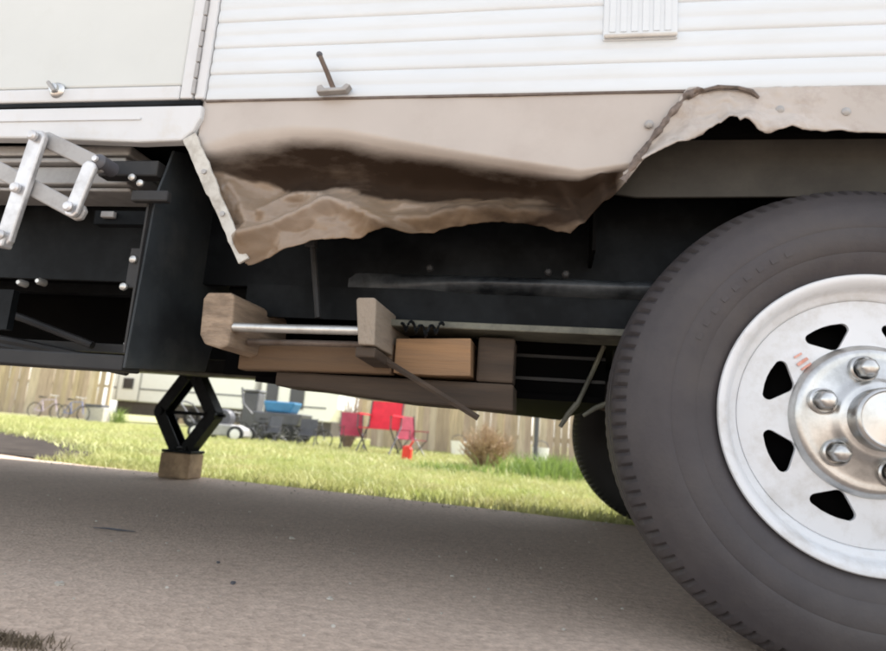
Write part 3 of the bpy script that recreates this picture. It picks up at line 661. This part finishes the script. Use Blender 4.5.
# ------------------------------------------------------------------ scissor jack on its block
jk = thing('scissor_jack', (-1.675, 2.74, .115), 'black scissor jack opened to a diamond, standing on a small wooden block', 'jack')
JX, JZ0, JZ1, JM = 0, .0, .368, .182; HW = .134
obj('base_plate', B(-.075, .075, -.06, .06, 0, .012), black_m, jk, bevel=.003)
obj('top_plate', B(-.05, .05, -.045, .045, JZ1-.012, JZ1), black_m, jk, bevel=.003)
def jarm(p, q):
    (x0, z0), (x1, z1) = p, q; d = Vector((x1-x0, z1-z0)).normalized(); n_ = Vector((-d.y, d.x))*.027
    bm = bmesh.new()
    pts = [(x0+n_.x, z0+n_.y), (x1+n_.x, z1+n_.y), (x1-n_.x, z1-n_.y), (x0-n_.x, z0-n_.y)]
    for y0, y1 in ((-.036, -.030), (.030, .036)): prism(bm, pts, y0, y1)
    pt2 = [(x0+n_.x, z0+n_.y), (x1+n_.x, z1+n_.y), (x1+n_.x*.75, z1+n_.y*.75), (x0+n_.x*.75, z0+n_.y*.75)]; prism(bm, pt2, -.030, .030)
    obj('arm', bm, black_m, jk)
jarm((-.028, .02), (-HW, JM)); jarm((HW, JM), (.028, .02)); jarm((-HW, JM), (-.026, JZ1-.02)); jarm((.026, JZ1-.02), (HW, JM))
obj('screw', T([(-HW-.035, 0, JM), (HW+.05, 0, JM)], .0085, 10), black_m, jk, smooth=True)
for x in (-HW, HW): obj('trunnion', T([(x, -.042, JM), (x, .042, JM)], .021, 14), black_m, jk, smooth=True)
for x, z in ((-.028, .02), (.028, .02), (-.026, JZ1-.02), (.026, JZ1-.02)): obj('pin', T([(x, -.042, z), (x, .042, z)], .011, 10), black_m, jk, smooth=True)
jb = obj('wooden_block', B(-1.752, -1.602, 2.68, 2.80, 0.001, .114), tanw_m, world=True, bevel=.008)
tag(jb, 'short brown wooden block under the scissor jack on the pavement edge', 'wooden block')

# ------------------------------------------------------------------ small things on the near pavement
gx, gy = -1.004, 1.402
tw = T([(gx-.055, gy-.004, .003), (gx-.02, gy+.003, .004), (gx+.01, gy, .004), (gx+.05, gy+.006, .003)], [.001, .0022, .0025, .001], 6)
tag(obj('twig', tw, gun_m, world=True), 'thin dark twig lying flat on the bare pavement', 'twig')
pebs = [(-0.632, 1.210), (-0.528, 1.074), (-0.619, 1.545), (-0.183, 1.326), (-0.344, 1.051), (-0.757, 0.943)]
for i, (x, y) in enumerate(pebs):
    bm = bmesh.new(); bmesh.ops.create_icosphere(bm, subdivisions=2, radius=.004+.0015*(i % 3))
    for v in bm.verts: v.co *= 1+.5*nz(v.co.x, v.co.y, v.co.z+i, 180); v.co.z = v.co.z*.6+.002
    tag(obj('pebble', bm, gun_m if i < 2 else concrete_m, loc=(x, y, 0)), ['small dark pebble left of the pavement middle', 'small dark pebble just right of its twin', 'pale pebble near the trailer shadow', 'pale pebble between the twig and the wheel', 'pale pebble low in the pavement foreground', 'pale pebble left, below the twig'][i], 'pebble', 'pebbles on the pavement')
def grit():
    bm = bmesh.new()
    for i in range(420):
        x = random.uniform(-2.6, .45); e = interp(x, [p for p in PAVE if p[1] > 0 and -6 < p[0] < 4])
        y = e-.02-abs(random.gauss(0, .09)) if i % 2 else random.uniform(.7, 2.6)
        if y < .6: continue
        rr = random.uniform(.0012, .0035)*(1.4 if i % 2 else 1)
        vs = bmesh.ops.create_icosphere(bm, subdivisions=1, radius=rr)['verts']
        for v in vs: v.co = Vector((v.co.x*random.uniform(.7, 1.4)+x, v.co.y*random.uniform(.7, 1.3)+y, v.co.z*.7+rr*.4))
    tag(obj('grit', bm, concrete_m, world=True), 'pale grit scattered over the pavement and along its edge', 'grit', kind='stuff')
grit()
def weed_corner():
    n = 500; x = RNG.normal(-.615, .032, n); y = RNG.normal(.703, .011, n)
    o = blades('dead_weeds', weedk_m, np.stack([x, y, np.zeros(n)], 1), .009, .0016, 1.4)
    tag(o, 'flat patch of dark dead weeds at the near left corner of the pavement', 'weeds')
weed_corner()

# ------------------------------------------------------------------ beyond the lawn: fences
def fence(x0, y0, x1, y1, bw, h, label, rz_j=.012):
    L = math.hypot(x1-x0, y1-y0); rz = math.atan2(y1-y0, x1-x0)
    f = thing('board_fence', (x0, y0, -.03), label, 'fence', rz=rz)
    n = int(L/bw); meshes = []
    for v in range(8):
        bm = bmesh.new(); hh = h*random.uniform(.98, 1.02); w = bw*random.uniform(.93, .985)
        prism(bm, [(0, 0), (w, 0), (w, hh-.03), (w*.75, hh), (w*.25, hh), (0, hh-.03)], -.011, .011); bmesh.ops.recalc_face_normals(bm, faces=bm.faces)
        me = bpy.data.meshes.new('fence_board'); bm.to_mesh(me); bm.free(); me.materials.append(board_ms[v % 4]); meshes.append(me)
    for i in range(n):
        o = link('board', random.choice(meshes), None, f, (i*bw, random.uniform(-.008, .008), .02)); o.rotation_euler = (random.uniform(-.01, .01), random.uniform(-rz_j, rz_j), random.uniform(-.06, .06))
    for z in (.35, h*.5, h-.3): obj('rail', B(0, L, .022, .06, z, z+.09), board_ms[1], f)
    for i in range(int(L/2.4)+1): obj('post', B(i*2.4, i*2.4+.09, .061, .15, 0, h), board_ms[1], f)
fence(-23.5, 18.2, -13.9, 17.9, .19, 2.1, 'tall pale board fence on the far left beside the white camper')
fence(-15.5, 23.6, -2.6, 23.2, .20, 2.1, 'tall pale board fence behind the two white campers')
fence(-3.3, 11.55, 4.2, 10.9, .125, 1.9, 'tall pale board fence behind the dry bush on the right')

# ------------------------------------------------------------------ parked campers
def camper(name, loc, rz, L, h0, h1, label, cat, win, door=None):
    c = thing(name, loc, label, cat, rz=rz)
    body = obj('body', PR([(0, h0), (L-.25, h0), (L, h0+.45), (L, h1-.2), (L-.2, h1), (.15, h1), (0, h1-.2)], 0, 2.2), camper_m, c, bevel=.03)
    obj('chassis', B(.2, L-.2, .10, 2.1, h0-.46, h0-.003), chassis_m, c)
    obj('stripe', B(.05, L-.4, -.012, -.002, h0+.42, h0+.47), gun_m, c)
    if door:
        d = obj('door', B(door, door+.8, -.03, -.003, h0+.03, h0+1.75), camper_m, c, bevel=.01)
        f = obj('window', B(door+.19, door+.59, -.05, -.031, h0+.42, h0+.80), gun_m, c); obj('pane', B(door+.22, door+.56, -.056, -.051, h0+.45, h0+.77), glass_m, f)
        for x in (door-.05, door+.805): obj('door_jamb', B(x, x+.045, -.022, -.003, h0+.02, h0+1.8), alumd_m, c)
    for x0, x1, z0, z1 in win:
        f = obj('window', B(x0, x1, -.03, -.003, z0, z1), gun_m, c); obj('pane', B(x0+.04, x1-.04, -.036, -.031, z0+.04, z1-.04), glass_m, f)
    for x in (L*.42, L*.58):
        bm = LA([(.15, -.02), (.30, -.02), (.33, .02), (.33, .16), (.30, .2)], 28); w = obj('wheel', bm, rubber_m, c, loc=(x, .12, .33), smooth=True)
        obj('rim', LA([(0, -.012), (.12, -.014), (.155, -.022), (.165, -.01)], 24), alumd_m, w, smooth=True)
    return c
camper('parked_camper', (-15.3, 20.0, -.03), .02, 5.3, .72, 3.1, 'white camper with a dark door window, parked beside the left fence', 'camper', [(2.0, 3.3, 1.9, 2.5)], door=.22)
camper('parked_camper', (-9.75, 20.1, -.03), .05, 2.75, .50, 2.7, 'white boxy trailer behind the blue tub, right of the scissor jack', 'camper', [(.20, .62, .62, 2.1), (1.05, 1.55, .85, 1.9)])

# ------------------------------------------------------------------ yard things
def ring(bm, c, r, rt, n=28):
    tube(bm, [(c[0]+r*math.cos(a), c[1], c[2]+r*math.sin(a)) for a in np.linspace(0, 2*math.pi, n, endpoint=False)], rt, 6, closed=True)
def bicycle(loc, rz, s, m, label):
    b = thing('bicycle', loc, label, 'bicycle', 'bicycles by the fence', rz=rz); b.scale = (s, s, s)
    R_ = .31
    for x in (-.5, .5):
        bm = bmesh.new(); ring(bm, (x, 0, R_+.02), R_, .022); w = obj('wheel', bm, rubber_m, b, smooth=True)
        bm = bmesh.new()
        for k in range(10):
            a = k*math.pi/5; tube(bm, [(x, 0, R_+.02), (x+.29*math.cos(a), 0, R_+.02+.29*math.sin(a))], .004, 4)
        obj('spokes', bm, alum_m, w)
    bm = bmesh.new(); A, Bq, C, Dq = (-.5, 0, .33), (-.12, 0, .30), (-.22, 0, .78), (.36, 0, .82)
    for p, q in ((A, Bq), (A, C), (Bq, C), (C, Dq), (Bq, (.38, 0, .74)), (Dq, (.5, 0, .33))): tube(bm, [p, q], .022, 8)
    obj('frame', bm, m, b, smooth=True)
    bm = bmesh.new(); tube(bm, [Dq, (.34, 0, .98)], .015, 6); tube(bm, [(.26, -.27, 1.0), (.34, -.08, .98), (.34, .08, .98), (.26, .27, 1.0)], .014, 6); obj('handlebar', bm, alumd_m, b)
    obj('saddle', PR([(-.38, .86), (-.08, .88), (-.06, .91), (-.36, .93)], -.07, .07), rubber_m, b, bevel=.02)
bicycle((-13.0, 14.6, -.03), .08, .62, bikepink_m, 'small lilac bicycle at the far left fence, left of the blue one')
bicycle((-11.75, 14.1, -.03), -.10, .60, bikeblue_m, 'small blue grey bicycle in front of the left fence')
o = obj('concrete_block', B(-11.5, -11.0, 14.2, 14.5, -.03, .36), concrete_m, world=True, bevel=.02); tag(o, 'pale concrete block on the grass between bicycles and white camper', 'block')
o = obj('timber_offcut', B(-11.55, -11.1, 14.18, 14.52, .361, .43, rot=rot('Z', 8)), gun_m, world=True, bevel=.01); tag(o, 'dark plank lying on top of the pale concrete block', 'plank')
# cart with a blue tub
ct = thing('garden_cart', (-4.55, 10.3, -.03), 'dark garden cart carrying a blue tub on the lawn', 'cart')
obj('bed', PR([(-.38, .30), (.40, .30), (.46, .50), (-.44, .50)], -.26, .26), gun_m, ct, bevel=.02)
for x in (-.25, .28):
    for y in (-.3, .3): obj('wheel', LA([(0, -.03), (.11, -.03), (.15, -.02), (.15, .03), (.11, .04), (0, .04)], 20), rubber_m, ct, loc=(x, y, .15), smooth=True)
obj('handle', T([(-.45, 0, .36), (-.75, 0, .62), (-.80, 0, .9)], .018, 8), gun_m, ct, smooth=True)
tb = obj('blue_tub', PR([(-4.78, .475), (-4.34, .475), (-4.27, .66), (-4.85, .66)], 10.12, 10.48), blue_m, world=True, bevel=.03); tag(tb, 'bright blue plastic tub sitting in the dark garden cart', 'tub')
bn = thing('waste_bin', (-5.55, 11.2, -.03), 'tall grey bin left of the blue tub', 'bin')
obj('body', PR([(-.13, 0), (.13, 0), (.16, .86), (-.16, .86)], -.15, .15), gun_m, bn, bevel=.03); obj('lid', B(-.17, .17, -.17, .17, .861, .91), gun_m, bn, bevel=.02)
# low wheeled mower left of the cart
mw = thing('lawn_mower', (-4.85, 8.9, -.03), 'grey push mower with pale wheels left of the dark chairs', 'lawn mower', rz=.1)
obj('deck', PR([(-.36, .08), (.36, .08), (.34, .20), (.2, .25), (-.25, .25), (-.36, .18)], -.22, .22), alumd_m, mw, bevel=.02)
obj('engine', LA([(0, .1), (.13, .1), (.14, 0), (.12, -.06), (0, -.07)], 20), gun_m, mw, loc=(0, 0, .34)); 
for x in (-.3, .3):
    for y in (-.25, .25):
        w = obj('wheel', LA([(.06, -.02), (.10, -.03), (.12, -.02), (.12, .02), (.10, .03)], 20), rubber_m, mw, loc=(x, y, .12), smooth=True); obj('hub', LA([(0, -.032), (.05, -.034), (.075, -.025)], 16), camper_m, w, smooth=True)
obj('handle', T([(-.33, -.2, .2), (-.62, -.2, .52), (-.66, 0, .55), (-.62, .2, .52), (-.33, .2, .2)], .014, 6), gun_m, mw, smooth=True)
# folding chairs
def chair(loc, rz, s, m, label, group):
    c = thing('camp_chair', loc, label, 'folding chair', group, rz=rz); c.scale = (s, s, s)
    obj('seat', PR([(-.25, .40), (.25, .40), (.26, .415), (-.26, .415)], -.24, .20), m, c)
    obj('backrest', B(-.27, .27, .20, .215, .40, .94, rot=rot('X', -10), piv=(0, .2, .4)), m, c, bevel=.005)
    for x in (-.26, .26):
        obj('leg', T([(x, -.26, 0), (x*1.02, .22, .46)], .013, 6), gun_m, c); obj('leg', T([(x, .28, 0), (x, -.24, .42), (x, -.25, .60)], .013, 6), gun_m, c)
        obj('armrest', B(x-.03, x+.03, -.26, .22, .60, .62), m, c); obj('back_post', T([(x, .2, .40), (x, .29, .96)], .012, 6), gun_m, c)
chair((-2.18, 8.0, -.03), -.1, .86, red_m, 'bright red folding camp chair on the lawn, biggest of the camp chairs', 'camp chairs on the lawn')
chair((-1.80, 8.25, -.03), .9, .58, maroon_m, 'maroon folding camp chair just right of the bright red one, nearest the fuel can', 'camp chairs on the lawn')
chair((-2.58, 8.15, -.03), .5, .58, maroon_m, 'small maroon folding camp chair just left of the bright red one', 'camp chairs on the lawn')
chair((-3.40, 8.6, -.03), .2, .45, gun_m, 'low dark grey camp chair left of the maroon pair', 'camp chairs on the lawn')
chair((-4.02, 8.7, -.03), -.3, .45, gun_m, 'low dark grey camp chair beside the push mower', 'camp chairs on the lawn')
for loc, rz, sc, lab in [((-4.35, 9.4, -.03), .15, .42, 'dark child bicycle lying behind the push mower'), ((-3.55, 9.2, -.03), -.12, .42, 'dark child bicycle standing behind the low grey chairs'), ((-5.35, 10.0, -.03), .05, .46, 'dark child bicycle by the tall grey bin')]: bicycle(loc, rz, sc, gun_m, lab)
# red jug
jg = thing('fuel_can', (-1.50, 6.7, -.03), 'small red plastic fuel can standing on the grass', 'fuel can')
obj('body', PR([(-.05, 0), (.05, 0), (.052, .15), (.02, .19), (-.045, .18)], -.04, .04), redp_m, jg, bevel=.012); obj('spout', T([(.02, 0, .17), (.06, 0, .24)], .012, 8), redp_m, jg)
# white buckets and the dark post by the right fence
for i, (x, y) in enumerate([(-1.45, 10.2), (-1.22, 10.3), (-.13, 9.6)]):
    b = thing('white_bucket', (x, y, -.03), ['white bucket by the fence, nearer the red chair', 'white bucket just right of its twin by the fence', 'white bucket at the foot of the dark post'][i], 'bucket', 'white buckets by the right fence')
    obj('pail', LA([(0, 0), (.10, 0), (.125, .26), (.115, .26), (.095, .012)], 20), camper_m, b, smooth=True).rotation_euler = (math.pi/2, 0, 0)
    obj('bail', T([(-.12, 0, .25), (-.09, .0, .33), (0, 0, .36), (.09, 0, .33), (.12, 0, .25)], .006, 5), gun_m, b)
ps = thing('metal_post', (-.20, 9.4, -.03), 'dark slim post standing before the right fence', 'post')
obj('shaft', T([(0, 0, .03), (0, 0, 1.2)], .035, 10), gun_m, ps); obj('foot', B(-.1, .1, -.1, .1, 0, .035), gun_m, ps, bevel=.01); obj('cap', T([(0, 0, 1.201), (0, 0, 1.24)], .045, 10), gun_m, ps)

# brush and weeds
def shrub(name, loc, r, h, n, m, label, leafm=None):
    s = thing(name, loc, label, 'bush')
    bm = bmesh.new()
    for i in range(n):
        a = random.uniform(0, 2*math.pi); sp_ = random.random()**.6*r; hh = h*random.uniform(.55, 1.05)*(1-.35*(sp_/r)**2)
        b0 = Vector((.18*sp_*math.cos(a), .18*sp_*math.sin(a), 0)); e = Vector((sp_*math.cos(a), sp_*math.sin(a), hh)); md = b0.lerp(e, .55)+Vector((random.uniform(-.04, .04), random.uniform(-.04, .04), hh*.08))
        tube(bm, [b0, md, e], [.006, .0045, .0015], 4, cap=False)
        for q in range(3):
            t = random.uniform(.35, .9); p = b0.lerp(e, t); d = Vector((random.uniform(-1, 1), random.uniform(-1, 1), random.uniform(-.1, .9)))*r*.28; tube(bm, [p, p+d*.6, p+d], [.0035, .0025, .001], 3, cap=False)
    obj('branches', bm, m, s)
    return s
shrub('dry_bush', (-.64, 6.6, -.03), .31, .50, 300, twig_m, 'round dry brown bush on the lawn before the right fence')
shrub('bare_bush', (-2.92, 9.0, -.03), .20, .85, 130, twigg_m, 'tall bare grey brown bush behind the maroon chair')
def weeds(name, cx, cy, sx, sy_, n, h, label):
    x = RNG.normal(0, sx, n); y = RNG.normal(0, sy_, n)
    o = blades(name, weed_m, np.stack([x, y, np.zeros(n)], 1), h, .012, .8, loc=(cx, cy, -.03)); tag(o, label, 'weeds')
weeds('tall_weeds', .02, 5.6, .22, .25, 900, .21, 'tall bright green weeds right of the dry bush')
weeds('tall_weeds', -.75, 5.3, .16, .12, 350, .10, 'low green weed clump in front of the dry bush')
weeds('dark_weeds', -10.85, 14.6, .12, .1, 160, .42, 'dark green weed clump at the near end of the white camper')
